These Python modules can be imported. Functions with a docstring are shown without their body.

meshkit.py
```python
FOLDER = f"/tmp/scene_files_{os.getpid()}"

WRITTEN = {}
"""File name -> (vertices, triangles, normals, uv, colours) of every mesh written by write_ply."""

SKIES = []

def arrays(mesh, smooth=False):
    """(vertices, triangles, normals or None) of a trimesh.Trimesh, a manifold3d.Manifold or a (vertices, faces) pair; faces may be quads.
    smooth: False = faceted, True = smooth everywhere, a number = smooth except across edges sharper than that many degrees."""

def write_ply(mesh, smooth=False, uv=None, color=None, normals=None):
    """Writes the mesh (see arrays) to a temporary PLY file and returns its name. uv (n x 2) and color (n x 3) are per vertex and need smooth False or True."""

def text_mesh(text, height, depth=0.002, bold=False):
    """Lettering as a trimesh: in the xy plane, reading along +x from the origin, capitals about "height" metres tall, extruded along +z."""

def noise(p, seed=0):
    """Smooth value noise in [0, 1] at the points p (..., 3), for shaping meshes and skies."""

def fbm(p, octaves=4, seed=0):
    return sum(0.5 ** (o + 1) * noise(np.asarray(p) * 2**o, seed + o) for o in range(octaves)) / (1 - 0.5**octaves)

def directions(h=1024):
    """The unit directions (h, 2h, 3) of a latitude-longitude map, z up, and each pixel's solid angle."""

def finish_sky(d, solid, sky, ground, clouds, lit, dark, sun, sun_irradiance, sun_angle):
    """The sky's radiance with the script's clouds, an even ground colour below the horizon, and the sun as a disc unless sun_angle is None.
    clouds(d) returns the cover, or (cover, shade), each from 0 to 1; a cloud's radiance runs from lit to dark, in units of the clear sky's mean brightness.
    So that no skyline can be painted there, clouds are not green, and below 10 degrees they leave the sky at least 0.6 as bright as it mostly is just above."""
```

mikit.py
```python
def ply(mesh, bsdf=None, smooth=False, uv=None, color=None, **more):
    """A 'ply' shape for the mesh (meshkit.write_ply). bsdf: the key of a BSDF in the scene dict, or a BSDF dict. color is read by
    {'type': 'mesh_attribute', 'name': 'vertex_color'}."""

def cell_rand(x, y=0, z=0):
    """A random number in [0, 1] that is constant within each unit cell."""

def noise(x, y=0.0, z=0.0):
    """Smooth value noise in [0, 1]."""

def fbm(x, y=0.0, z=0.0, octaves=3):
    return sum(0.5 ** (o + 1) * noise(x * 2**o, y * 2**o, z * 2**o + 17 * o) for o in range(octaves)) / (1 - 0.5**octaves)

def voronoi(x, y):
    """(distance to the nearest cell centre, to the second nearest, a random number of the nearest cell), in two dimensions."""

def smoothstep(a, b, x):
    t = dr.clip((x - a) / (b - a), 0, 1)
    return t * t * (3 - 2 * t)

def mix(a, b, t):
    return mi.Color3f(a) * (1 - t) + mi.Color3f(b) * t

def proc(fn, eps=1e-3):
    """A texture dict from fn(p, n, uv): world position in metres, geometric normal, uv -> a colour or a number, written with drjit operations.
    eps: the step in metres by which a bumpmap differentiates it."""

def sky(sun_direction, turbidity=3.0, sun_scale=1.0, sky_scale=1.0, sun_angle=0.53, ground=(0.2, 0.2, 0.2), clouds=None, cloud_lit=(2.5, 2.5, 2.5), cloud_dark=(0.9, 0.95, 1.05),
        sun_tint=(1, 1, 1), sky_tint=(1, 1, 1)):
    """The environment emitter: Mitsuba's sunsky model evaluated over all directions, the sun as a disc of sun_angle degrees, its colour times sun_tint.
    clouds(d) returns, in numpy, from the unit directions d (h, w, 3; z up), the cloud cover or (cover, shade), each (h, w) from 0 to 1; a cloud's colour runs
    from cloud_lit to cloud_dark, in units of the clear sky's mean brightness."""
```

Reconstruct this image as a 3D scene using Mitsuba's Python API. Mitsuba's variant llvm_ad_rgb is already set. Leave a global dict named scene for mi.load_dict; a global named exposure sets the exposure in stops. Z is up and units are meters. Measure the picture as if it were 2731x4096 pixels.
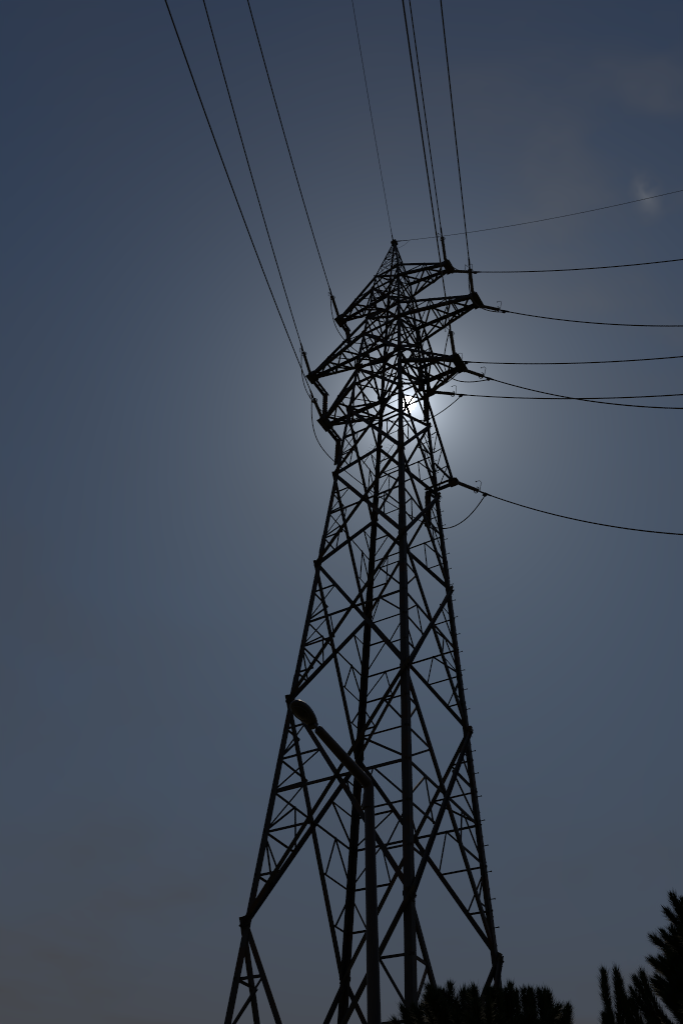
import math, random
import numpy as np, trimesh, mitsuba as mi, mikit, meshkit
import drjit as dr
from mikit import proc, fbm, noise, mix, smoothstep

T = mi.ScalarTransform4f
scene, labels = {}, {}
rng = np.random.default_rng(7)

# ------------------------------------------------------------------ camera, sky, exposure
CAM = np.array([-0.3411, -20.2838, 1.6])
YAW, PITCH, ROLL = -0.0574, 0.7853, 0.0817
fwd = np.array([math.sin(YAW) * math.cos(PITCH), math.cos(YAW) * math.cos(PITCH), math.sin(PITCH)])
r0 = np.array([math.cos(YAW), -math.sin(YAW), 0.0])
u0 = np.cross(r0, fwd)
up = -math.sin(ROLL) * r0 + math.cos(ROLL) * u0
scene['camera'] = {'type': 'perspective', 'fov': 43.4977, 'fov_axis': 'x', 'near_clip': 0.1, 'far_clip': 6000.0,
                   'to_world': T().look_at(origin=CAM.tolist(), target=(CAM + fwd).tolist(), up=up.tolist())}
SUN = (0.0316, 0.6102, 0.7916)


SUND = np.array(SUN) / np.linalg.norm(SUN)
WISP = np.array([0.2673, 0.3953, 0.8788])     # one small ragged cloud high on the right


def thin_cloud(d):
    """A thin high veil with soft patches, which scatters sunlight forward (the pale aureole), and one small wisp."""
    p = d / np.maximum(d[..., 2:], 0.08)
    a = meshkit.fbm(p * np.array([1.7, 1.7, 0]) + [3.1, 0.4, 2.0], 5, 3)
    b = meshkit.fbm(p * np.array([6.0, 5.0, 0]) + [8.0, 1.0, 5.0], 4, 9)
    haze = 1.7 * np.exp(-np.degrees(np.arcsin(np.clip(d[..., 2], 0, 1))) / 17.0)
    veil = 0.03 + 0.26 * np.clip((a - 0.47) * 2.6, 0, 1) * (0.55 + 1.3 * (b - 0.5)) + haze
    ang = np.degrees(np.arccos(np.clip(d @ SUND, -1, 1)))
    forward = 0.55 * np.exp(-ang / 0.7) + 0.86 * np.exp(-ang / 2.15) + 0.10 * np.exp(-ang / 9.0)
    w = WISP / np.linalg.norm(WISP)
    e1 = np.cross(w, [0, 0, 1.0]); e1 /= np.linalg.norm(e1)
    e2 = np.cross(w, e1)
    x, y = np.degrees(d @ e1), np.degrees(d @ e2)
    rag = meshkit.fbm(d * 60.0, 5, 21)
    wisp = np.clip(1.25 - np.hypot(x / .85, y / 1.6) - 1.6 * (rag - .5), 0, 1) * (d @ w > .9) * np.clip((rag - .25) * 2.2, 0, 1)
    streak = meshkit.fbm(np.stack([(d @ e1) * 9 + (d @ e2) * 5, (d @ e2) * 16 - (d @ e1) * 9, d[..., 2] * 2], -1) + 4.0, 4, 33)
    bank = np.exp(-(np.degrees(np.arccos(np.clip(d @ w, -1, 1))) / 13.0) ** 2) * np.clip((streak - .38) * 2.2, 0, 1)
    cover = np.clip(veil + .46 * bank + .55 * wisp, .05, .95)
    shade = 1 - np.clip(forward * .0685 / cover + .011 * wisp + .0048 * bank, 0, 1)
    return cover, shade


scene['sky'] = mikit.sky(SUN, turbidity=2.6, sun_angle=0.8, ground=(0.05, 0.05, 0.045), clouds=thin_cloud, sky_tint=(0.88, 1.0, 1.06),
                         cloud_lit=(168.0, 184.0, 206.0), cloud_dark=(0.90, 0.86, 0.87))
exposure = -0.32

# ------------------------------------------------------------------ materials
def bsdf(name, **k):
    scene[name] = {'type': 'twosided', 'bsdf': {'type': 'principled', **k}}


def rgb(*c):
    return {'type': 'rgb', 'value': list(c)}


def steel_col(p, n, uv):
    g = fbm(p.x * 9, p.y * 9, p.z * 5, 3)
    r = fbm(p.x * 2.3 + 40, p.y * 2.3, p.z * 1.7, 3)
    return mix(mix((0.020, 0.020, 0.021), (0.038, 0.037, 0.036), g), (0.042, 0.026, 0.018), smoothstep(0.52, 0.68, r))


bsdf('weathered_steel', base_color=proc(steel_col), roughness=0.65, specular=0.2)
bsdf('insulator_glaze', base_color=rgb(0.035, 0.022, 0.018), roughness=0.25, specular=0.5)
bsdf('polymer', base_color=rgb(0.06, 0.055, 0.055), roughness=0.5, specular=0.4)
bsdf('aluminium_wire', base_color=rgb(0.06, 0.06, 0.062), roughness=0.55, specular=0.3)
bsdf('pole_paint', base_color=proc(lambda p, n, uv: mix((0.018, 0.014, 0.013), (0.034, 0.026, 0.024), fbm(p.x * 14, p.y * 14, p.z * 3))), roughness=0.55, specular=0.35)
bsdf('lamp_shell', base_color=rgb(0.028, 0.026, 0.026), roughness=0.45, specular=0.3)
bsdf('lamp_lens', base_color=rgb(0.022, 0.02, 0.018), roughness=0.3, specular=0.3)
bsdf('concrete', base_color=proc(lambda p, n, uv: mix((0.24, 0.23, 0.21), (0.38, 0.37, 0.34), fbm(p.x * 12, p.y * 12, p.z * 12))), roughness=0.9)
bsdf('needle', base_color=proc(lambda p, n, uv: mix((0.020, 0.033, 0.013), (0.036, 0.050, 0.020), noise(p.x * 9, p.y * 9, p.z * 9))), roughness=0.7, specular=0.12)
bsdf('bark', base_color=proc(lambda p, n, uv: mix((0.035, 0.027, 0.022), (0.09, 0.065, 0.05), fbm(p.x * 30, p.y * 30, p.z * 8))), roughness=0.95)
bsdf('soil', base_color=proc(lambda p, n, uv: mix(mix((0.05, 0.055, 0.025), (0.11, 0.10, 0.05), fbm(p.x * 0.6, p.y * 0.6, 0, 4)), (0.16, 0.13, 0.09), smoothstep(0.55, 0.75, fbm(p.x * 0.13 + 9, p.y * 0.13, 0, 4)))), roughness=1.0)

# ------------------------------------------------------------------ helpers
Z = np.array([0, 0, 1.0])
_used = {}


def key_of(name):
    n = _used.get(name, -1) + 1
    _used[name] = n
    return name if n == 0 else f'{name}_{n:03d}'


def obj(name, mesh, mat, parent=None, smooth=False, label=None):
    k = key_of(name if parent is None else f'{parent}__{name}')
    scene[k] = mikit.ply(mesh, mat, smooth=smooth)
    if label:
        labels[k] = {'label': label}
    return k


def thing(name, label, cat, group=None):
    k = key_of(name)
    labels[k] = {'label': label, 'category': cat}
    if group:
        labels[k]['group'] = group
    return k


def unit(v):
    v = np.asarray(v, float)
    return v / np.linalg.norm(v)


def angle_bar(p0, p1, w, t, e1, e2, centre=False, off=0.0, ext=0.0, depth=None):
    """A rolled steel L section from p0 to p1; its flanges lie along e1 and e2 (made square to the bar)."""
    p0, p1 = np.asarray(p0, float), np.asarray(p1, float)
    d = unit(p1 - p0)
    p0, p1 = p0 - d * ext, p1 + d * ext
    a = unit(e1 - d * (e1 @ d))
    b = e2 - d * (e2 @ d)
    if not centre:
        b = unit(b)
    else:
        b = unit(b - a * (a @ b))
    dp = w * (depth or (.58 if centre else 1.0))          # bracing is of unequal angles
    prof = np.array([[0, 0], [w, 0], [w, t], [t, t], [t, dp], [0, dp]], float)
    if centre:
        prof[:, 0] -= w / 2
        prof[:, 1] += off
    ring = prof[:, :1] * a + prof[:, 1:] * b
    v = np.vstack([p0 + ring, p1 + ring])
    f = []
    for i in range(6):
        j = (i + 1) % 6
        f += [[i, j, 6 + j], [i, 6 + j, 6 + i]]
    for c in ([0, 1, 2], [0, 2, 3], [0, 3, 4], [0, 4, 5]):
        f += [[c[2], c[1], c[0]], [6 + c[0], 6 + c[1], 6 + c[2]]]
    m = trimesh.Trimesh(v, f, process=False)
    if m.volume < 0:
        m.invert()
    return m


def tube(pts, rad, sides=8, cap=True):
    p = np.asarray(pts, float)
    rad = np.broadcast_to(np.asarray(rad, float), (len(p),))
    t = np.gradient(p, axis=0)
    t /= np.linalg.norm(t, axis=1, keepdims=True) + 1e-12
    a = np.cross(t[0], Z if abs(t[0][2]) < 0.9 else np.array([1.0, 0, 0]))
    v = []
    ang = np.arange(sides) * 2 * math.pi / sides
    for i in range(len(p)):
        a = unit(a - t[i] * (a @ t[i]))
        b = np.cross(t[i], a)
        v.append(p[i] + rad[i] * (np.cos(ang)[:, None] * a + np.sin(ang)[:, None] * b))
    v = np.vstack(v)
    f = []
    for i in range(len(p) - 1):
        for j in range(sides):
            k = (j + 1) % sides
            f += [[i * sides + j, i * sides + k, (i + 1) * sides + k], [i * sides + j, (i + 1) * sides + k, (i + 1) * sides + j]]
    if cap:
        n = len(v)
        v = np.vstack([v, p[0], p[-1]])
        e = (len(p) - 1) * sides
        for j in range(sides):
            k = (j + 1) % sides
            f += [[n, k, j], [n + 1, e + j, e + k]]
    return trimesh.Trimesh(v, f, process=False)


def box_axes(c, ax, ay, az, sx, sy, sz):
    """Box with the centre c and full sizes along three axes."""
    b = trimesh.creation.box(extents=(sx, sy, sz))
    M = np.eye(4)
    M[:3, 0], M[:3, 1], M[:3, 2], M[:3, 3] = unit(ax), unit(ay), unit(az), c
    b.apply_transform(M)
    if b.volume < 0:
        b.invert()
    return b


def join(ms):
    return trimesh.util.concatenate(ms)


def ring(c, ax, R, r, n=20, sides=6, a0=0.0, a1=2 * math.pi):
    ax = unit(ax)
    e = unit(np.cross(ax, Z if abs(ax[2]) < 0.9 else np.array([1.0, 0, 0])))
    g = np.cross(ax, e)
    ts = np.linspace(a0, a1, n)
    return tube([c + R * (math.cos(s) * e + math.sin(s) * g) for s in ts], r, sides, cap=a1 - a0 < 6.2)


# ------------------------------------------------------------------ setting
gx = np.concatenate([-np.geomspace(3000, 1, 40), [0], np.geomspace(1, 3000, 40)])
X, Y = np.meshgrid(gx, gx, indexing='ij')
P = np.stack([X, Y, 0 * X], -1)
hgt = (meshkit.fbm(P * 0.25, 4, 2) - 0.5) * 0.25 * np.clip((np.hypot(X, Y - 0) - 4) / 6, 0, 1)
Vg = np.stack([X, Y, hgt], -1).reshape(-1, 3)
N_ = len(gx)
ii, jj = np.meshgrid(np.arange(N_ - 1), np.arange(N_ - 1), indexing='ij')
ii, jj = ii.ravel(), jj.ravel()
Fg = np.stack([ii * N_ + jj, (ii + 1) * N_ + jj, (ii + 1) * N_ + jj + 1, ii * N_ + jj + 1], 1)
obj('ground', (Vg, Fg), 'soil', smooth=True)
labels['ground'] = {'label': 'dry grassy ground under the transmission tower', 'kind': 'structure'}

# ------------------------------------------------------------------ the lattice tower
PHI = 0.2275
n = np.array([math.cos(PHI - math.pi / 4), math.sin(PHI - math.pi / 4), 0.0])     # the way the near arms point
m = np.array([-n[1], n[0], 0.0])
CORNER = {'N': PHI - math.pi / 2, 'R': PHI, 'F': PHI + math.pi / 2, 'L': PHI + math.pi}
MID = np.array([0.0, 0, 0])


def W(h):
    return 3.5313 - 0.0717 * h


def at(c, h):
    a = CORNER[c]
    return np.array([W(h) * math.cos(a), W(h) * math.sin(a), h])


J = [0.85, 8.40, 14.17, 19.12, 23.33, 27.10]
LB, LT, MB, MT, UB, UT = 28.75, 29.78, 32.38, 33.57, 36.09, 37.22
PEAK = 40.74
FACES = [('L', 'N'), ('N', 'R'), ('R', 'F'), ('F', 'L')]
tower = thing('transmission_tower', 'tall steel lattice transmission tower with three pairs of crossarms and a pointed peak', 'transmission tower')
ST = 'weathered_steel'


def face_normal(a, b):
    p = at(a, 10), at(b, 10), (at(a, 20) + at(b, 20)) / 2
    k = unit(np.cross(p[1] - p[0], p[2] - p[0]))
    c = (p[0] + p[1]) / 2
    c[2] = 0
    return k if k @ c > 0 else -k


def along(a, b):
    v = at(b, 10) - at(a, 10)
    return unit(v)


NB = {'N': ('L', 'R'), 'R': ('N', 'F'), 'F': ('R', 'L'), 'L': ('F', 'N')}
leg_steps = [(0.0, 14.6, .175, .016), (14.6, 20.0, .172, .015), (20.0, 24.4, .155, .014), (24.4, 29.0, .125, .012), (29.0, 33.0, .105, .011), (33.0, UT + 0.05, .088, .010)]
legkey = {}
for c in 'NRFL':
    e1, e2 = along(c, NB[c][0]), along(c, NB[c][1])
    parts = [angle_bar(at(c, a), at(c, b), w, t, e1, e2) for a, b, w, t in leg_steps]
    # splice angles that sleeve the corner where the section changes
    for a, b, w, t in leg_steps[1:]:
        o = -(e1 + e2) * 0.009
        parts.append(angle_bar(at(c, a - .42) + o, at(c, a + .36) + o, w * .98, .012, e1, e2))
    legkey[c] = obj('leg', join(parts), ST, tower)
    foot = at(c, 0.0)
    plinth = trimesh.creation.cylinder(radius=.42, height=.7, sections=28)
    plinth.apply_translation([foot[0], foot[1], 0.12])
    obj('footing', plinth, 'concrete', tower, smooth=40)


def fbar(name, p, q_, w, a, b, slot, flip=False, t=None, ext=0.0, parent=None, depth=None):
    """A bar in the face a-b; slot sets how deep behind the face plane it lies."""
    k = face_normal(a, b)
    d = unit(np.asarray(q_) - p)
    e1 = np.cross(k, d)
    if flip:
        e1 = -e1
    off = (-k) * slot
    mesh = angle_bar(p + off, q_ + off, w, t or max(.005, w * .09), e1, -k if slot >= 0 else k, centre=True, ext=ext, depth=depth)
    return obj(name, mesh, ST, parent or tower)


def cross_height(h0, h1):
    return h0 + (h1 - h0) * W(h0) / (W(h0) + W(h1))


def lerp(p, q_, s):
    return p + (q_ - p) * s


def gusset(c, h, a, b, s):
    """Plate that ties the bracing to the leg c in the face a-b, set just outside the face."""
    k = face_normal(a, b)
    e = along(c, b if c == a else a)
    up_ = unit(at(c, h + 1) - at(c, h))
    o = at(c, h) + k * 0.012
    poly = [(-.01, -.75), (.35, -.55), (.95, -.25), (.95, .25), (.35, .55), (-.01, .75)]
    v = []
    for z in (0, .010):
        for x, y in poly:
            v.append(o + e * x * s + up_ * y * s + k * z)
    v = np.array(v)
    f = [[0, i, i + 1] for i in range(1, 5)] + [[6, 6 + i + 1, 6 + i] for i in range(1, 5)]
    for i in range(6):
        j = (i + 1) % 6
        f += [[i, 6 + i, 6 + j], [i, 6 + j, j]]
    g = trimesh.Trimesh(v, f, process=False)
    if g.volume < 0:
        g.invert()
    obj('gusset_plate', g, ST, tower)


def panel(h0, h1, wd, nu, nl, wh, wr, e0=.10, e1=.10):
    hc = cross_height(h0, h1)
    for a, b in FACES:
        A0, B0, A1, B1 = at(a, h0), at(b, h0), at(a, h1), at(b, h1)
        dp = 1.05 if {a, b} in ({'L', 'N'}, {'R', 'F'}) else .55      # heavier angles in the two faces along the line
        fbar('diagonal_brace', A0, B1, wd, a, b, -.016, ext=e0, depth=dp)
        fbar('diagonal_brace', B0, A1, wd, a, b, .020, flip=True, ext=e0, depth=dp)
        c = lerp(A0, B1, (hc - h0) / (h1 - h0))
        if wh:
            fbar('horizontal_brace', at(a, hc), at(b, hc), wh, a, b, .046 if wd > .09 else .038)
        if not nu:
            continue
        for s, (l0, l1) in enumerate(((A0, A1), (B0, B1))):
            leg = a if s == 0 else b
            pm = at(leg, hc)
            prev = pm
            sl = .034
            qs = []
            for i in range(1, nu):
                f = i / nu
                p_, q_ = at(leg, hc + (h1 - hc) * f), lerp(c, l1, f)
                fbar('lattice_bar', p_, q_, wr, a, b, sl, ext=.03)
                fbar('lattice_bar', q_, prev, wr, a, b, sl + .014, ext=.03)
                prev = p_
            bm = lerp(pm, c, .5)
            pp = None
            for i in range(1, nl):
                f = i / nl
                p_, r_ = at(leg, hc + (h0 - hc) * f), lerp(c, l0, f)
                fbar('lattice_bar', p_, r_, wr, a, b, sl, ext=.03)
                if i == 1:
                    fbar('lattice_bar', bm, p_, wr * .9, a, b, sl + .014, ext=.03)
                    fbar('lattice_bar', bm, r_, wr * .8, a, b, sl + .028, ext=.03)
                else:
                    fbar('lattice_bar', pp, r_, wr * .85, a, b, sl + .014, ext=.03)
                pp = p_


panel(J[0], J[1], .125, 3, 3, .074, .058, .12)
panel(J[1], J[2], .120, 3, 3, .068, .052, .13)
panel(J[2], J[3], .112, 2, 3, .066, .050, .12)
panel(J[3], J[4], .115, 2, 2, .062, .048, .10)
panel(J[4], J[5], .112, 2, 2, .070, .045, .08)
panel(J[5], LT, .085, 0, 0, None, .04, .06, )
panel(LT, MB, .105, 2, 1, .080, .04, .05)
panel(MB, MT, .080, 0, 0, None, .04, .03)
panel(MT, UB, .088, 2, 1, .065, .045, .04)
panel(UB, UT, .068, 0, 0, None, .036, .03)
for h in (LB, LT, MB, MT, UB, UT):
    for a, b in FACES:
        fbar('horizontal_brace', at(a, h), at(b, h), .110 if h < 33 else .095, a, b, .062)
    if h in (LB, LT, MB, MT, UB, UT):      # flat bracing across the body
        for a, b in (('N', 'F'), ('L', 'R')):
            p_, q_ = at(a, h), at(b, h)
            z = -.03 if a == 'N' else -.055
            obj('plan_brace', angle_bar(p_ + Z * z, q_ + Z * z, .058, .006, np.cross(Z, unit(q_ - p_)), -Z, centre=True), ST, tower)
for h in J[1:] + [LT, MB]:
    for a, b in FACES:
        s = .19 if h < 25 else .30 if h == LT else .18
        gusset(a, h, a, b, s)
        gusset(b, h, a, b, s)

# the pointed peak
top = np.array([0.0, 0, PEAK])
TW = .075


def pk(c, s):
    p0 = at(c, UT)
    p1 = np.array([TW * math.cos(CORNER[c]), TW * math.sin(CORNER[c]), PEAK])
    return lerp(p0, p1, s)


for c in 'NRFL':
    obj('peak_leg', angle_bar(pk(c, 0) - Z * .05, pk(c, 1), .062, .007, along(c, NB[c][0]), along(c, NB[c][1])), ST, tower)
ss = [0, .26, .48, .67, .83]
for a, b in FACES:
    k = face_normal(a, b)
    for i in range(len(ss)):
        if i:
            d = unit(pk(b, ss[i]) - pk(a, ss[i]))
            obj('peak_lattice_bar', angle_bar(pk(a, ss[i]) - k * .012, pk(b, ss[i]) - k * .012, .034, .004, np.cross(k, d), -k, centre=True), ST, tower)
        if i < len(ss) - 1:
            for s, (x, y) in enumerate(((a, b), (b, a))):
                p_, q_ = pk(x, ss[i]), pk(y, ss[i + 1])
                o = -k * (.020 + .012 * s)
                obj('peak_lattice_bar', angle_bar(p_ + o, q_ + o, .034, .004, np.cross(k, unit(q_ - p_)), -k, centre=True), ST, tower)
cap = box_axes(top, n, m, Z, .26, .26, .16)
obj('peak_cap', join([cap, box_axes(top + Z * .1, n, m, Z, .05, .34, .12)]), ST, tower)

# crossarms: four chords from two legs to a blunt tip, laced on all sides
TIP = {'R_up': ((2.3600, -1.4725, 35.8961), .255), 'R_mid': ((3.3019, -2.0603, 32.2144), .295), 'R_low': ((2.5119, -1.5674, 28.5385), .35),
       'L_up': ((-2.3490, 1.4657, 35.9890), .19), 'L_mid': ((-3.3849, 2.1121, 32.3770), .18), 'L_low': ((-2.5341, 1.5812, 28.5741), .27)}


def arm(side, lev, hb, ht, bays, label):
    c, hw = TIP[f'{side}_{lev}']
    c = np.array(c)
    a, b = ('N', 'R') if side == 'R' else ('L', 'F')
    s = 1 if side == 'R' else -1
    o = n * s
    tip = join([box_axes(c - o * .05 + Z * .02, n, m, Z, .22, 2 * hw - .02, .18), box_axes(c - m * hw - o * .04, n, m, Z, .30, .04, .27), box_axes(c + m * hw - o * .04, n, m, Z, .30, .04, .27),
                box_axes(c + o * .10 - Z * .10, n, m, Z, .20, 2 * hw + .16, .028)])
    k = obj('crossarm', tip, ST, tower, label=label)
    E = {'at': c - m * (hw - .03) + Z * .12 - o * .1, 'bt': c + m * (hw - .03) + Z * .12 - o * .1,
         'ab': c - m * (hw - .03) - Z * .04 - o * .1, 'bb': c + m * (hw - .03) - Z * .04 - o * .1}
    S = {'at': at(a, ht), 'bt': at(b, ht), 'ab': at(a, hb), 'bb': at(b, hb)}
    wc = {'up': .118, 'mid': .126, 'low': .132}[lev]

    def bar(name, p_, q_, w, e1, e2, ext=0.0):
        obj(name, angle_bar(p_, q_, w, max(.005, w * .09), np.asarray(e1, float), np.asarray(e2, float), ext=ext), ST, k)
    bar('chord', S['at'], E['at'], wc * 1.05, m, -Z)
    bar('chord', S['bt'], E['bt'], wc * .9, -m, -Z)
    bar('chord', S['ab'], E['ab'], wc, m, Z)
    bar('chord', S['bb'], E['bb'], wc, -m, Z)
    pt = lambda q_, f: lerp(S[q_], E[q_], f)
    fr = [i / (bays) for i in range(bays + 1)]
    fr = [0] + [0.12 + 0.86 * (i / bays) ** .92 for i in range(1, bays)] + [.97]
    for i in range(1, bays):
        f = fr[i]
        bar('lacing_bar', pt('at', f), pt('ab', f), .036, o, -m)
        bar('lacing_bar', pt('bt', f), pt('bb', f), .036, o, m)
        bar('lacing_bar', pt('ab', f) + Z * .012, pt('bb', f) + Z * .012, .062, o, Z)
        bar('lacing_bar', pt('at', f) - Z * .012, pt('bt', f) - Z * .012, .046, o, -Z)
    for i in range(bays):
        f, g = fr[i], fr[i + 1]
        if i < bays - 1 or bays < 3:
            bar('lacing_bar', pt('ab', f) + m * .02, pt('at', g) + m * .02, .044, o, m)
            bar('lacing_bar', pt('bb', f) - m * .02, pt('bt', g) - m * .02, .044, o, -m)
        bar('lacing_bar', pt('ab', f) + Z * .03, pt('bb', g) + Z * .03, .062, m, Z)
        bar('lacing_bar', pt('bb', f) + Z * .06, pt('ab', g) + Z * .06, .062, m, Z)
        if i < bays - 1:
            bar('lacing_bar', pt('bt', f) - Z * .03, pt('at', g) - Z * .03, .040, m, -Z)
    return k


ARMK = {}
for side, wd_ in (('R', 'right hand'), ('L', 'left hand')):
    for lev, hb, ht, by, nm in (('up', UB, UT, 2, 'top'), ('mid', MB, MT, 3, 'long middle'), ('low', LB, LT, 2, 'bottom')):
        ARMK[side + lev] = arm(side, lev, hb, ht, by, f'{nm} {wd_} crossarm with laced chords and a blunt tip')

# twin angle outriggers on the left tips, from which the jumper insulators hang
PIL = {}
for lev, ln in (('up', .60), ('mid', 1.07), ('low', 1.02)):
    c, hw = TIP['L_' + lev]
    c = np.array(c)
    ms = []
    for sgn in (-1, 1):
        p_ = c + m * (hw - .08) + n * .12 * sgn - Z * .02
        ms.append(angle_bar(p_, p_ + m * (ln - hw + .18), .11, .010, -n * sgn, -Z))
    for f in (.35, .7, .96):
        ms.append(box_axes(c + m * (hw + (ln - hw) * f) - Z * .03, n, m, Z, .26, .07, .02))
    obj('outrigger', join(ms), ST, ARMK['L' + lev])
    PIL['L_' + lev] = c + m * (ln - .03) - Z * .06

# brackets on the right rear leg, each a boom with a long hanger
BR = {'up': ((1.8301, -0.0506, 30.8787), UB), 'mid': ((1.6540, 0.1907, 29.0180), MT), 'low': ((2.3539, 0.0467, 23.6936), LB)}
for lev, (tp, hh) in BR.items():
    tp = np.array(tp)
    h = tp[2]
    out = (tp - at('R', h)) @ n
    base = tp - n * (out + {'up': .10, 'mid': .02, 'low': .43}[lev])
    tipm = join([box_axes(tp - n * .08, n, m, Z, .26, .22, .20), box_axes(tp + n * .02, n, m, Z, .22, .30, .026)])
    k = obj('bracket', tipm, ST, tower)
    for sgn in (-1, 1):
        o = m * .075 * sgn - m * .03
        obj('boom', angle_bar(base + o, tp + o - n * .02, .095, .009, m * sgn, Z), ST, k)
        hp = at('R', hh) + m * .05 * sgn + n * .02
        obj('hanger', angle_bar(hp, tp + m * .06 * sgn - n * .1 + Z * .05, .058, .006, m * sgn, n), ST, k)
    # struts between hanger and leg
    top_, bot_ = at('R', hh) + n * .04, tp - n * .1 + Z * .05
    last = None
    for i, f in enumerate((.42, .62, .82)):
        hq = lerp(top_, bot_, f)
        lq = at('R', hq[2] - .06)
        if (hq - lq) @ n < .12:
            continue
        obj('strut', angle_bar(lq, hq, .045, .005, m, -Z), ST, k)
        nx = lerp(top_, bot_, min(1, f + .2))
        obj('strut', angle_bar(hq, at('R', nx[2] - .06), .040, .005, m, n), ST, k)
    for sgn in (-1, 1):
        obj('strut', angle_bar(at('R', h + 1.25) + m * .06 * sgn, tp - n * .12 + m * .08 * sgn + Z * .07, .062, .006, m, Z), ST, k)
        obj('strut', angle_bar(base + m * .06 * sgn + Z * .02, at('R', h - .62) + m * .05 * sgn - n * .03, .06, .006, m, Z), ST, k)
    obj('hanger_plate', box_axes(base + n * .04 - Z * .06, n, m, Z, .20, .03, .24), ST, k)
    PIL['R_' + lev] = base + n * .04 - Z * .14

# climbing bolts on the right leg, turn and turn about on its two flanges
h, i = 3.6, 0
while h < 36.5:
    p_ = at('R', h)
    if i % 2:
        q0, dr_ = p_ - m * .06, n
    else:
        q0, dr_ = p_ - n * .06, m
    pts = [q0 - dr_ * .03, q0 + dr_ * .12]
    obj('step_bolt', join([tube(pts, .0105, 6), tube([pts[1], pts[1] + dr_ * .014], .021, 6)]), ST, legkey['R'])
    h += .32
    i += 1

# spikes that keep birds off the bracing
for hc, a, b, f in ((23.6, 'L', 'N', .52), (23.2, 'L', 'N', .78)):
    ms = []
    p_, q_ = at(a, hc), at(b, hc)
    c = lerp(p_, q_, f)
    kk = face_normal(a, b)
    for j in range(7):
        s0 = c + unit(q_ - p_) * (j - 3) * .07 + Z * (j - 3) * .10
        for sg in (-1, 1):
            ms.append(tube([s0, s0 + unit(q_ - p_) * .16 * sg + Z * .14 + kk * .05], .004, 4))
    ms.append(tube([c - unit(q_ - p_) * .26 - Z * .36, c + unit(q_ - p_) * .26 + Z * .36], .012, 5))
    obj('bird_spikes', join(ms), ST, tower)

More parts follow.
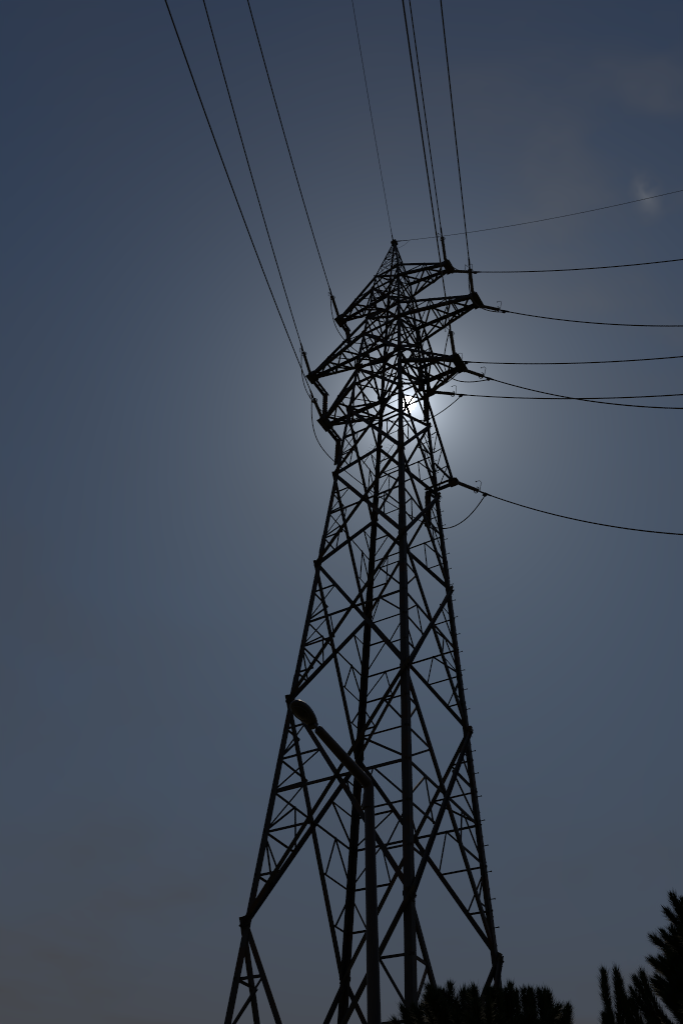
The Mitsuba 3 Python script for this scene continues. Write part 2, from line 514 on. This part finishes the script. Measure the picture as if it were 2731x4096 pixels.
# ------------------------------------------------------------------ insulators and wires
# azimuth, slope at the tower and curvature of each wire
WIRE = {'in_Lup': (3.31535, -.43555, .01395), 'in_Lmid': (3.29672, -.29319, .01004), 'in_Llow': (3.34028, -.34934, .01165),
        'in_Rup': (3.33876, -.37080, .01235), 'in_Rmid': (3.34163, -.36061, .01202), 'in_Rlow': (3.33932, -.37681, .01251), 'in_E': (3.31634, -.36949, .01244),
        'out_Rup': (2.13096, -.97678, .03895), 'out_Rmid': (2.13257, -1.25727, .07489), 'out_Rlow': (2.13467, -1.30651, .09397),
        'out_Bup': (2.13095, -.85198, .03609), 'out_Bmid': (2.13138, -.82121, .03424), 'out_Blow': (2.13455, -1.12049, .08285), 'out_E': (2.12753, -.79123, .02382)}


def tipc(k):
    c, hw = TIP[f'{k[0]}_{k[1:]}']
    return np.array(c), hw


START = {}
for k in ('Lup', 'Lmid', 'Llow', 'Rup', 'Rmid', 'Rlow'):
    c, hw = tipc(k)
    START['in_' + k] = c - m * hw
    if k[0] == 'R':
        START['out_' + k] = c + m * hw
for lev in BR:
    START['out_B' + lev] = np.array(BR[lev][0])
START['in_E'] = START['out_E'] = top.copy()


def wire_at(k, t):
    az, s0, c = WIRE[k]
    t = np.asarray(t, float)
    tf = 11.0 if k.startswith('out') else 40.0          # past the bay in view the wire runs on almost straight
    u_ = np.minimum(t, tf)
    z = s0 * u_ + c * u_ * u_ / 2 + np.maximum(t - tf, 0) * (s0 + c * tf) * 1.0
    return START[k] + np.stack([np.sin(az) * t, np.cos(az) * t, z], -1)


def wdir(k, t=0.0):
    return unit(wire_at(k, t + .01) - wire_at(k, t))


def sheds(p0, p1, core, big, small, step, sides=14):
    """Ribbed insulator body: a lathe whose sheds are real discs."""
    ax = unit(p1 - p0)
    L = np.linalg.norm(p1 - p0)
    pr = [(0, 0), (0, core * 1.5), (.05, core * 1.5), (.055, core)]
    z, i = .075, 0
    while z < L - .09:
        r = big if i % 2 == 0 else small
        pr += [(z, core), (z + step * .30, r), (z + step * .42, r * .99), (z + step * .62, core)]
        z += step
        i += 1
    pr += [(L - .055, core), (L - .05, core * 1.5), (L, core * 1.5), (L, 0)]
    mesh = trimesh.creation.revolve(np.array([(r, z) for z, r in pr]), sections=sides)
    e = unit(np.cross(ax, Z if abs(ax[2]) < .9 else np.array([1.0, 0, 0])))
    M = np.eye(4)
    M[:3, 0], M[:3, 1], M[:3, 2], M[:3, 3] = e, np.cross(ax, e), ax, p0
    mesh.apply_transform(M)
    if mesh.volume < 0:
        mesh.invert()
    return mesh


INL = {'Lup': 'top left', 'Lmid': 'middle left', 'Llow': 'bottom left', 'Rup': 'top right', 'Rmid': 'middle right', 'Rlow': 'bottom right'}
OUTL = {'Rup': 'the top right crossarm', 'Rmid': 'the long middle right crossarm', 'Rlow': 'the bottom right crossarm',
        'Bup': 'the highest of the three brackets on the right leg', 'Bmid': 'the middle bracket on the right leg', 'Blow': 'the lowest bracket sticking out from the right leg'}
SLEN = {'in': 1.50, 'out': 1.26}
CLAMP = {}


def tension_string(k):
    io, w = k.split('_')
    lab = f'slim brown tension insulator reaching up towards the camera from the {INL[w]} crossarm tip' if io == 'in' else f'slim insulator slanting right from {OUTL[w]}'
    t_ = thing('insulator_string', lab, 'insulator', 'tension insulators')
    L = SLEN[io] * {'in_Llow': .93, 'in_Lup': 1.08, 'in_Rup': 1.04, 'out_Bup': 1.12}.get(k, 1.0)
    p0 = START[k]
    d = wdir(k, L / 2)
    p1 = p0 + d * L
    side = unit(np.cross(d, Z))
    upv = np.cross(side, d)
    obj('shackle', join([tube([p0 - d * .05, p0 + d * .16], .020, 6), ring(p0 + d * .02, side, .045, .013), box_axes(p0 + d * .12, d, side, upv, .12, .02, .07)]), ST, t_)
    obj('rod', sheds(p0 + d * .15, p1 - d * .06, 0.043, .068, .060, .052), 'polymer', t_, smooth=35)
    obj('grading_ring', join([ring(p1 - d * .12, d, .105, .014, a0=.3, a1=5.6), tube([p1 - d * .12 - side * .10, p1 - d * .05], .010, 5), tube([p1 - d * .12 + side * .10, p1 - d * .05], .010, 5)]), ST, t_)
    horn = [p1 + d * .05, p1 + d * .02 + side * .10 + upv * .14, p1 - d * .02 + side * .16 + upv * .26, p1 - d * .12 + side * .18 + upv * .28, p1 - d * .20 + side * .19 + upv * .20]
    obj('arcing_horn', join([tube(horn, .010, 6), trimesh.creation.icosphere(1, .022).apply_translation(horn[-1])]), ST, t_)
    tt = np.linspace(L, L + .62, 5) * np.linalg.norm(d[:2])
    pts = wire_at(k, tt)
    pts[0] = p1 - d * .06
    obj('clamp', join([tube(pts, [.022, .030, .034, .034, .026], 8), box_axes(pts[2] - Z * .05, d, side, upv, .16, .03, .14)]), ST, t_, smooth=40)
    CLAMP[k] = pts[2] - Z * .08
    return L


SL = {}
for k in WIRE:
    if not k.endswith('_E'):
        SL[k] = tension_string(k)

# what order the wires have along the top and the right edges of the picture
CL = {'in_Llow': 'overhead conductor leaving the top edge farthest left', 'in_Lmid': 'overhead conductor second from the left at the top edge', 'in_Lup': 'overhead conductor third from the left at the top edge',
      'in_Rlow': 'thick overhead conductor left of a close pair right of centre at the top edge', 'in_Rup': 'overhead conductor right of a close pair right of centre at the top edge', 'in_Rmid': 'overhead conductor leaving the top edge farthest right',
      'out_Rup': 'conductor rising gently to the right edge, topmost of the six below the ground wire', 'out_Rmid': 'conductor sagging to the right edge from the long middle right crossarm',
      'out_Bup': 'almost level conductor third of six down the right edge', 'out_Bmid': 'conductor fourth of six down the right edge, crossed by a sagging one',
      'out_Rlow': 'sagging conductor that crosses another one on its way to the right edge', 'out_Blow': 'lowest conductor at the right edge, sagging below all the others'}
for k in CL:
    t0_ = SL[k] * .97 * np.linalg.norm(wdir(k, .7)[:2])
    end = 75.0 if k.startswith('in') else 26.0
    tt = np.concatenate([np.linspace(t0_ + .3, 14, 60), np.linspace(14.5, end, 50)])
    o = obj('conductor', tube(wire_at(k, tt), .0205, 8), 'aluminium_wire', smooth=True)
    labels[o] = {'label': CL[k], 'category': 'power line', 'group': 'conductors of the line'}
for k, lab in (('in_E', 'thin ground wire from the tower peak up to the top edge'), ('out_E', 'thin ground wire rising from the tower peak to the right edge')):
    off = -m * .15 if k == 'in_E' else n * .12
    tt = np.concatenate([np.linspace(.02, 14, 60), np.linspace(14.5, 75 if k == 'in_E' else 26, 50)])
    pts = wire_at(k, tt)
    pts = pts + off * np.clip(1 - tt / 12, 0, 1)[:, None] + Z * .06
    w = thing('ground_wire', lab, 'power line')
    obj('strand', tube(pts, .0105, 6), 'aluminium_wire', w, smooth=True)
    d = unit(pts[1] - pts[0])
    obj('clamp', join([tube([pts[0] - d * .05, pts[0] + d * .30], .026, 8), tube([pts[0] + d * .30, pts[0] + d * .75], .017, 8)]), ST, w, smooth=40)
    if k == 'out_E':
        q0, q1 = pts[0] + d * .95, np.array([.18, -.06, PEAK - .62])
        mid = (q0 + q1) / 2 - Z * .10
        obj('bonding_lead', tube([q0, lerp(q0, mid, .6) - Z * .02, mid, lerp(mid, q1, .5) - Z * .02, q1], .008, 6), 'aluminium_wire', w, smooth=True)

# jumper insulators
PB = {}
PLAB = {'L_up': 'thick hanging insulator under the top left crossarm tip', 'L_mid': 'thick hanging insulator below the long middle left crossarm tip', 'L_low': 'thick ribbed hanging insulator beside the left leg, lowest on the left',
        'R_up': 'thick hanging insulator under the highest bracket, right of the sun', 'R_mid': 'thick hanging insulator under the middle bracket', 'R_low': 'thick ribbed hanging insulator at the lowest bracket, beside the right leg'}
for k, p in PIL.items():
    t_ = thing('jumper_insulator', PLAB[k], 'insulator', 'jumper insulators')
    lean = {'L_up': n * .16, 'L_mid': n * .07, 'L_low': n * .02}.get(k, n * 0)
    ax = unit(-Z + lean)
    obj('shackle', join([tube([p + Z * .05, p + ax * .10], .022, 6), box_axes(p + ax * .03, n, m, Z, .08, .02, .10)]), ST, t_)
    obj('shed_stack', sheds(p + ax * .08, p + ax * 1.40, .075, .112, .104, .088, 18), 'insulator_glaze', t_, smooth=35)
    e = p + ax * 1.46
    obj('clamp', join([tube([p + ax * 1.38, e], .030, 8), box_axes(e, n, m, Z, .26, .06, .07)]), ST, t_)
    PB[k] = e - Z * .03


def span(p, q_, sag, nn=14, side=None):
    f = np.linspace(0, 1, nn)
    pts = p + np.outer(f, q_ - p) - np.outer(4 * sag * f * (1 - f), Z)
    if side is not None:
        pts += np.outer(np.sin(math.pi * f), side)
    return pts


def jumper(lab, legs):
    pts = legs[0].copy()
    for l in legs[1:]:
        pts = np.vstack([pts, l[1:]])
    # round the joints between spans
    for _ in range(2):
        pts[1:-1] = .25 * pts[:-2] + .5 * pts[1:-1] + .25 * pts[2:]
    o = obj('jumper_cable', tube(pts, .019, 7), 'aluminium_wire', smooth=True)
    labels[o] = {'label': lab, 'category': 'power line', 'group': 'jumper cables'}


for lev, nm in (('up', 'top'), ('mid', 'middle'), ('low', 'bottom')):
    a, b = CLAMP['in_L' + lev], CLAMP['out_B' + lev]
    l, r = PB['L_' + lev], PB['R_' + lev]
    bul = {'up': .30, 'mid': .44, 'low': .42}[lev]
    jumper(f'slack jumper cable looping from the {nm} left crossarm behind the tower to the right leg', [span(a, l, .10, 16, -n * bul), span(l, r, .22), span(r, b, {'up': .50, 'mid': .12, 'low': .70}[lev])])
jumper('slack jumper cable around the tip of the top right crossarm', [span(CLAMP['in_Rup'], CLAMP['out_Rup'], .55, 20, -n * .45)])
jumper('long jumper cable looping around the tip of the middle right crossarm', [span(CLAMP['in_Rmid'], CLAMP['out_Rmid'], .50, 22, -n * .58)])
jumper('slack jumper cable looping below the tip of the bottom right crossarm', [span(CLAMP['in_Rlow'], CLAMP['out_Rlow'], .65, 22, -n * .90)])

# ------------------------------------------------------------------ street lamp
lamp = thing('street_lamp', 'dark street lamp on a slim pole with one slanting arm, in front of the tower', 'street lamp')
elbow = np.array([-0.288, -9.284, 7.305])
foot = np.array([0.12, -9.284, 0.0])
az = math.radians(216.0)
ad = unit([math.sin(az), math.cos(az), math.tan(math.radians(12))])
zz = np.linspace(0, 1, 12)
obj('pole', tube(foot + np.outer(zz, elbow - foot), .100 - .034 * zz, 20), 'pole_paint', lamp, smooth=40)
obj('base_plate', join([box_axes(foot + Z * .03, [1, 0, 0], [0, 1, 0], Z, .36, .36, .06)]), 'pole_paint', lamp)
aend = elbow + ad * 1.215
seg = np.array([elbow - Z * .16, elbow - Z * .05, elbow + ad * .05 + Z * .005, elbow + ad * .2, aend - ad * .35, aend])
obj('arm', join([tube(seg, [.068, .071, .074, .073, .066, .060], 18), tube([aend, aend + ad * .014], [.060, .050], 18)]), 'pole_paint', lamp, smooth=40)
obj('collar', tube([elbow - Z * .34, elbow - Z * .14], .078, 18), 'pole_paint', lamp, smooth=40)
obj('spigot', tube([aend - ad * .02, aend + ad * .16], .021, 12), 'lamp_shell', lamp, smooth=40)
# cobra head: an egg seen from below, flatter underneath
hx = ad
hy = unit(np.cross(Z, hx))
hz = np.cross(hx, hy)
hb = aend + ad * .115
prof = [(0.0, .064, .050), (.03, .084, .062), (.09, .104, .082), (.17, .122, .100), (.255, .130, .104), (.34, .121, .092), (.41, .094, .068), (.447, .054, .040), (.46, .012, .012)]
v, f = [], []
S_ = 28
for x, wy, wz in prof:
    for j in range(S_):
        a = 2 * math.pi * j / S_
        y, z = wy * math.cos(a), wz * math.sin(a)
        z = z if z > 0 else z * .55
        v.append(hb + hx * x + hy * y + hz * z)
for i in range(len(prof) - 1):
    for j in range(S_):
        k = (j + 1) % S_
        f += [[i * S_ + j, i * S_ + k, (i + 1) * S_ + k], [i * S_ + j, (i + 1) * S_ + k, (i + 1) * S_ + j]]
nv = len(v)
v += [hb, hb + hx * .462]
for j in range(S_):
    k = (j + 1) % S_
    f += [[nv, k, j], [nv + 1, (len(prof) - 1) * S_ + j, (len(prof) - 1) * S_ + k]]
head = trimesh.Trimesh(v, f, process=False)
if head.volume < 0:
    head.invert()
hk = obj('head', head, 'lamp_shell', lamp, smooth=50)
# lens bowl under the head and the rim round it
lv = [hb + hx * (.27 + .145 * math.cos(a)) + hy * .096 * math.sin(a) - hz * .046 for a in np.linspace(0, 2 * math.pi, 25)[:-1]]
lc = hb + hx * .27 - hz * .082
lens = trimesh.Trimesh(np.vstack([lv, [lc], [lerp(np.array(p), lc, .55) - hz * .012 for p in lv]]), [[j, (j + 1) % 24, 25 + (j + 1) % 24] for j in range(24)] + [[j, 25 + (j + 1) % 24, 25 + j] for j in range(24)] + [[25 + j, 25 + (j + 1) % 24, 24] for j in range(24)], process=False)
obj('lens', lens, 'lamp_lens', hk, smooth=60)
obj('rim', tube(np.vstack([lv, lv[:1]]), .008, 6, cap=False), 'lamp_shell', hk, smooth=True)
obj('latch', box_axes(hb + hx * .0 - hz * .02, hx, hy, hz, .07, .11, .07), 'lamp_shell', hk)

# ------------------------------------------------------------------ pines


def brush(pts, nr, count, R, length, seed):
    """Needles set all round a shoot, leaning forward; each needle is a slim folded blade."""
    g = np.random.default_rng(seed)
    pts = np.asarray(pts, float)
    s = np.linspace(0, 1, len(pts))
    u_ = g.random(count) ** .85
    base = np.stack([np.interp(u_, s, pts[:, k]) for k in range(3)], 1)
    tang = np.gradient(pts, axis=0)
    tg = np.stack([np.interp(u_, s, tang[:, k]) for k in range(3)], 1)
    tg /= np.linalg.norm(tg, axis=1, keepdims=True)
    rnd = g.normal(size=(count, 3))
    rad = rnd - tg * (rnd * tg).sum(1, keepdims=True)
    rad /= np.linalg.norm(rad, axis=1, keepdims=True)
    open_ = np.radians(np.where(u_ > .9, g.uniform(2, 48, count), g.uniform(20, 56, count)))[:, None]
    d = tg * np.cos(open_) + rad * np.sin(open_)
    L = (length * g.uniform(.75, 1.15, count))[:, None]
    tipp = base + d * L + Z * (.012 * g.normal(size=(count, 1)))
    sd = np.cross(d, rad)
    sd /= np.linalg.norm(sd, axis=1, keepdims=True)
    w = .0032
    mid = base + d * L * .55 + rad * .004
    v = np.stack([base - sd * w * .7, base + sd * w * .7, mid + sd * w, mid - sd * w, tipp], 1).reshape(-1, 3)
    o = np.arange(count)[:, None] * 5
    f = np.concatenate([o + [0, 1, 2], o + [0, 2, 3], o + [3, 2, 4]], 0)
    return trimesh.Trimesh(v, f, process=False)


def shoot_path(tip, dirn, length, bend, seed):
    g = np.random.default_rng(seed)
    d = unit(dirn)
    s = np.linspace(0, 1, 7)
    b = np.asarray(bend, float)
    p = np.asarray(tip) - np.outer(1 - s, d) * length + np.outer((1 - s) ** 2, b)
    return p + np.outer(s * (1 - s), g.normal(size=3) * .03)


def pine(label, foot, height, explicit, fill, stuff, seed, lean=(0, 0)):
    g = np.random.default_rng(seed)
    t_ = thing('pine_tree', label, 'pine tree')
    foot = np.array(foot, float)
    s = np.linspace(0, 1, 14)
    axis = foot + np.outer(s, [lean[0], lean[1], height]) + np.stack([.06 * np.sin(4 * s + seed), .05 * np.sin(5 * s), 0 * s], 1)
    obj('trunk', tube(axis, .115 * (1 - s) + .018, 10), 'bark', t_, smooth=True)
    br = []

    def limb(p_):
        """A branch from the trunk to the foot of a shoot."""
        q0 = np.array(p_[0])
        zt = np.clip((q0[2] - foot[2] - .45 * np.hypot(*(q0[:2] - axis[7, :2]))) / height, .12, .97)
        a = np.array([np.interp(zt, s, axis[:, k]) for k in range(3)])
        c = lerp(a, q0, .6) - Z * .10
        w_ = np.linspace(0, 1, 8)[:, None]
        return (1 - w_) ** 2 * a + 2 * w_ * (1 - w_) * c + w_ ** 2 * q0
    for i, (tip, d, ln, bend) in enumerate(explicit):
        p_ = shoot_path(np.array(tip) - unit(d) * .07, d, ln, bend, seed * 100 + i)
        k = obj('shoot', join([tube(p_, np.linspace(.011, .006, len(p_)), 6), brush(p_, 0, int(720 * ln / .4), .06, .120, seed * 1000 + i)]), 'needle', t_)
        l = limb(p_)
        br.append(tube(l, np.linspace(.026, .011, 8), 6))
    for i, (tip, d, ln, bend) in enumerate(fill):
        p_ = shoot_path(tip, d, ln, bend, seed * 300 + i)
        obj('shoot', join([tube(p_, np.linspace(.011, .006, len(p_)), 5), brush(p_, 0, int(620 * ln / .4), .06, .116, seed * 2000 + i)]), 'needle', t_)
        l = limb(p_)
        br.append(tube(l, np.linspace(.024, .010, 8), 5))
    obj('branches', join(br), 'bark', t_, smooth=True)
    ms = []
    for i, (tip, d, ln, bend) in enumerate(stuff):
        p_ = shoot_path(tip, d, ln, bend, seed * 500 + i)
        ms.append(tube(p_, np.linspace(.010, .006, len(p_)), 4))
        ms.append(brush(p_, 0, int(560 * ln / .4), .06, .125, seed * 4000 + i))
        if i % 3 == 0:
            l = limb(p_)
            ms.append(tube(l, np.linspace(.022, .009, 8), 4))
    k = obj('crown', join(ms), 'needle', t_)
    labels[k] = {'label': 'dense inner mass of needle shoots', 'kind': 'stuff'}
    return t_


def crown_points(count, cx, cy, zlo, zhi, rad, seed, ok=lambda x, y, z: True):
    """Shoot tips through the volume of a crown (x, y, z) -> radius given by rad(z)."""
    g = np.random.default_rng(seed)
    out = []
    while len(out) < count:
        z = g.uniform(zlo, zhi)
        R = rad(z)
        a, r = g.uniform(0, 2 * math.pi), R * math.sqrt(g.random())
        x, y = cx + r * math.cos(a), cy + r * math.sin(a)
        if not ok(x, y, z):
            continue
        o = np.array([math.cos(a), math.sin(a), 0]) * (r / max(R, .01))
        d = unit(o * .75 + Z * (1.0 if r < .7 * R else .75) + g.normal(size=3) * .12)
        out.append(((x, y, z), d, g.uniform(.28, .45), o * -.06))
    return out


UPR = lambda dx, dy=0.0: unit([dx, dy, 1.0])
low_pine = [((0.015, -10.09, 4.20), UPR(-.35), .26, (.03, 0, 0)), ((0.085, -10.05, 4.20), UPR(-.1), .25, (0, 0, 0)), ((0.140, -10.10, 4.385), UPR(-.45), .34, (.05, 0, 0)), ((0.20, -10.0, 4.34), UPR(-.2), .36, (0, 0, 0)),
            ((0.27, -10.15, 4.36), UPR(.05), .38, (0, 0, 0)), ((0.353, -10.107, 4.41), UPR(.05), .40, (0, 0, 0)), ((0.43, -10.02, 4.42), UPR(-.05), .40, (0, 0, 0)), ((0.486, -10.117, 4.555), UPR(-.06), .46, (0, 0, 0)), ((0.555, -10.2, 4.53), UPR(.03), .44, (0, 0, 0)),
            ((0.605, -10.05, 4.575), UPR(-.04), .44, (0, 0, 0)), ((0.668, -10.133, 4.63), UPR(.04), .48, (0, 0, 0)), ((0.715, -10.138, 4.485), UPR(.02), .36, (0, 0, 0)), ((0.752, -10.05, 4.43), UPR(.06), .34, (0, 0, 0)),
            ((0.800, -10.147, 4.575), UPR(-.05), .44, (0, 0, 0)), ((0.850, -10.25, 4.53), UPR(.0), .42, (0, 0, 0)), ((0.903, -10.159, 4.57), UPR(.05), .44, (0, 0, 0)), ((0.975, -10.10, 4.47), UPR(.02), .36, (0, 0, 0)),
            ((1.055, -10.2, 4.585), UPR(-.06), .42, (0, 0, 0)), ((1.115, -10.15, 4.60), UPR(.03), .42, (0, 0, 0)), ((1.185, -10.25, 4.55), UPR(.0), .40, (0, 0, 0)), ((1.245, -10.18, 4.58), UPR(-.03), .40, (0, 0, 0)), ((1.298, -10.215, 4.64), UPR(.05), .46, (0, 0, 0)), ((1.345, -10.30, 4.54), UPR(.08), .40, (0, 0, 0)),
            ((1.432, -10.235, 4.59), UPR(-.05), .46, (0, 0, 0)), ((1.487, -10.30, 4.57), UPR(.02), .44, (0, 0, 0)), ((1.525, -10.20, 4.585), UPR(.03), .46, (0, 0, 0)), ((1.590, -10.266, 4.575), UPR(-.03), .46, (0, 0, 0)), ((1.645, -10.32, 4.565), UPR(.04), .44, (0, 0, 0)), ((1.692, -10.28, 4.55), UPR(.10), .46, (-.02, 0, 0)),
            ((1.765, -10.301, 4.40), UPR(.04), .34, (0, 0, 0)), ((1.82, -10.36, 4.37), UPR(.0), .32, (0, 0, 0)), ((1.868, -10.325, 4.43), UPR(.12), .38, (-.03, 0, 0))]
rough = crown_points(90, 1.0, -10.2, 3.85, 4.36, lambda z: 1.02 - .18 * (z - 3.85), 21)
mass = crown_points(150, 1.0, -10.2, 2.5, 4.25, lambda z: 1.15 - .25 * abs(z - 3.4), 22)
pine('young pine with a flat row of upright shoots in front of the tower foot', (1.02, -10.2, 0), 4.45, low_pine, rough, mass, 31)

LEFT = lambda a, dy=0.0: unit([-math.sin(math.radians(a)), dy, math.cos(math.radians(a))])
tall_pine = [((3.195, -10.303, 5.66), LEFT(14), .50, (.0, 0, 0)), ((3.095, -10.263, 5.50), LEFT(34), .40, (.06, 0, -.04)), ((2.905, -10.199, 5.22), LEFT(42), .46, (.06, 0, -.02)), ((3.02, -10.22, 5.27), LEFT(38), .44, (.05, 0, 0)), ((3.12, -10.26, 5.30), LEFT(25), .42, (0, 0, 0)),
             ((2.84, -10.176, 4.99), LEFT(50), .48, (.06, 0, -.02)), ((2.93, -10.25, 4.98), LEFT(38), .42, (.04, 0, 0)), ((2.365, -10.039, 4.885), LEFT(-2), .66, (.07, 0, 0)), ((2.492, -10.071, 4.895), LEFT(4), .68, (.04, 0, 0)), ((2.525, -10.0, 4.80), LEFT(-6), .50, (0, 0, 0)),
             ((2.752, -10.149, 4.87), LEFT(6), .48, (.14, 0, 0)), ((2.672, -10.125, 4.81), LEFT(16), .50, (.06, 0, 0)), ((2.625, -10.10, 4.70), LEFT(20), .38, (.03, 0, 0)), ((2.548, -10.088, 4.61), LEFT(6), .40, (.0, 0, 0)), ((2.60, -10.12, 4.60), LEFT(10), .40, (0, 0, 0)),
             ((2.300, -10.02, 4.46), LEFT(10), .30, (0, 0, 0)), ((2.355, -10.06, 4.45), LEFT(-6), .30, (0, 0, 0)), ((2.82, -10.2, 4.76), LEFT(48), .40, (.05, 0, 0)), ((3.30, -10.33, 5.60), LEFT(2), .46, (0, 0, 0)), ((3.36, -10.28, 5.42), LEFT(18), .42, (0, 0, 0)), ((2.18, -10.0, 4.28), LEFT(12), .26, (0, 0, 0))]


def right_ok(x, y, z):
    return x > np.interp(z, [3.0, 4.3, 4.6, 5.0, 5.3, 5.6], [2.5, 2.62, 2.78, 3.03, 3.17, 3.34]) + .02 and z < 5.62 + .9 * max(0, x - 3.35)


rough2 = crown_points(130, 3.55, -10.4, 4.1, 5.6, lambda z: 1.05 - .28 * (z - 4.1), 41, right_ok)
rough2 += crown_points(80, 3.28, -10.35, 4.1, 5.45, lambda z: .42, 43, right_ok)
mass2 = crown_points(420, 3.75, -10.5, 2.6, 6.6, lambda z: 1.35 - .30 * abs(z - 3.8), 42, right_ok)
pine('taller pine with drooping and upright shoots at the right edge', (3.75, -10.5, 0), 6.7, tall_pine, rough2, mass2, 32)
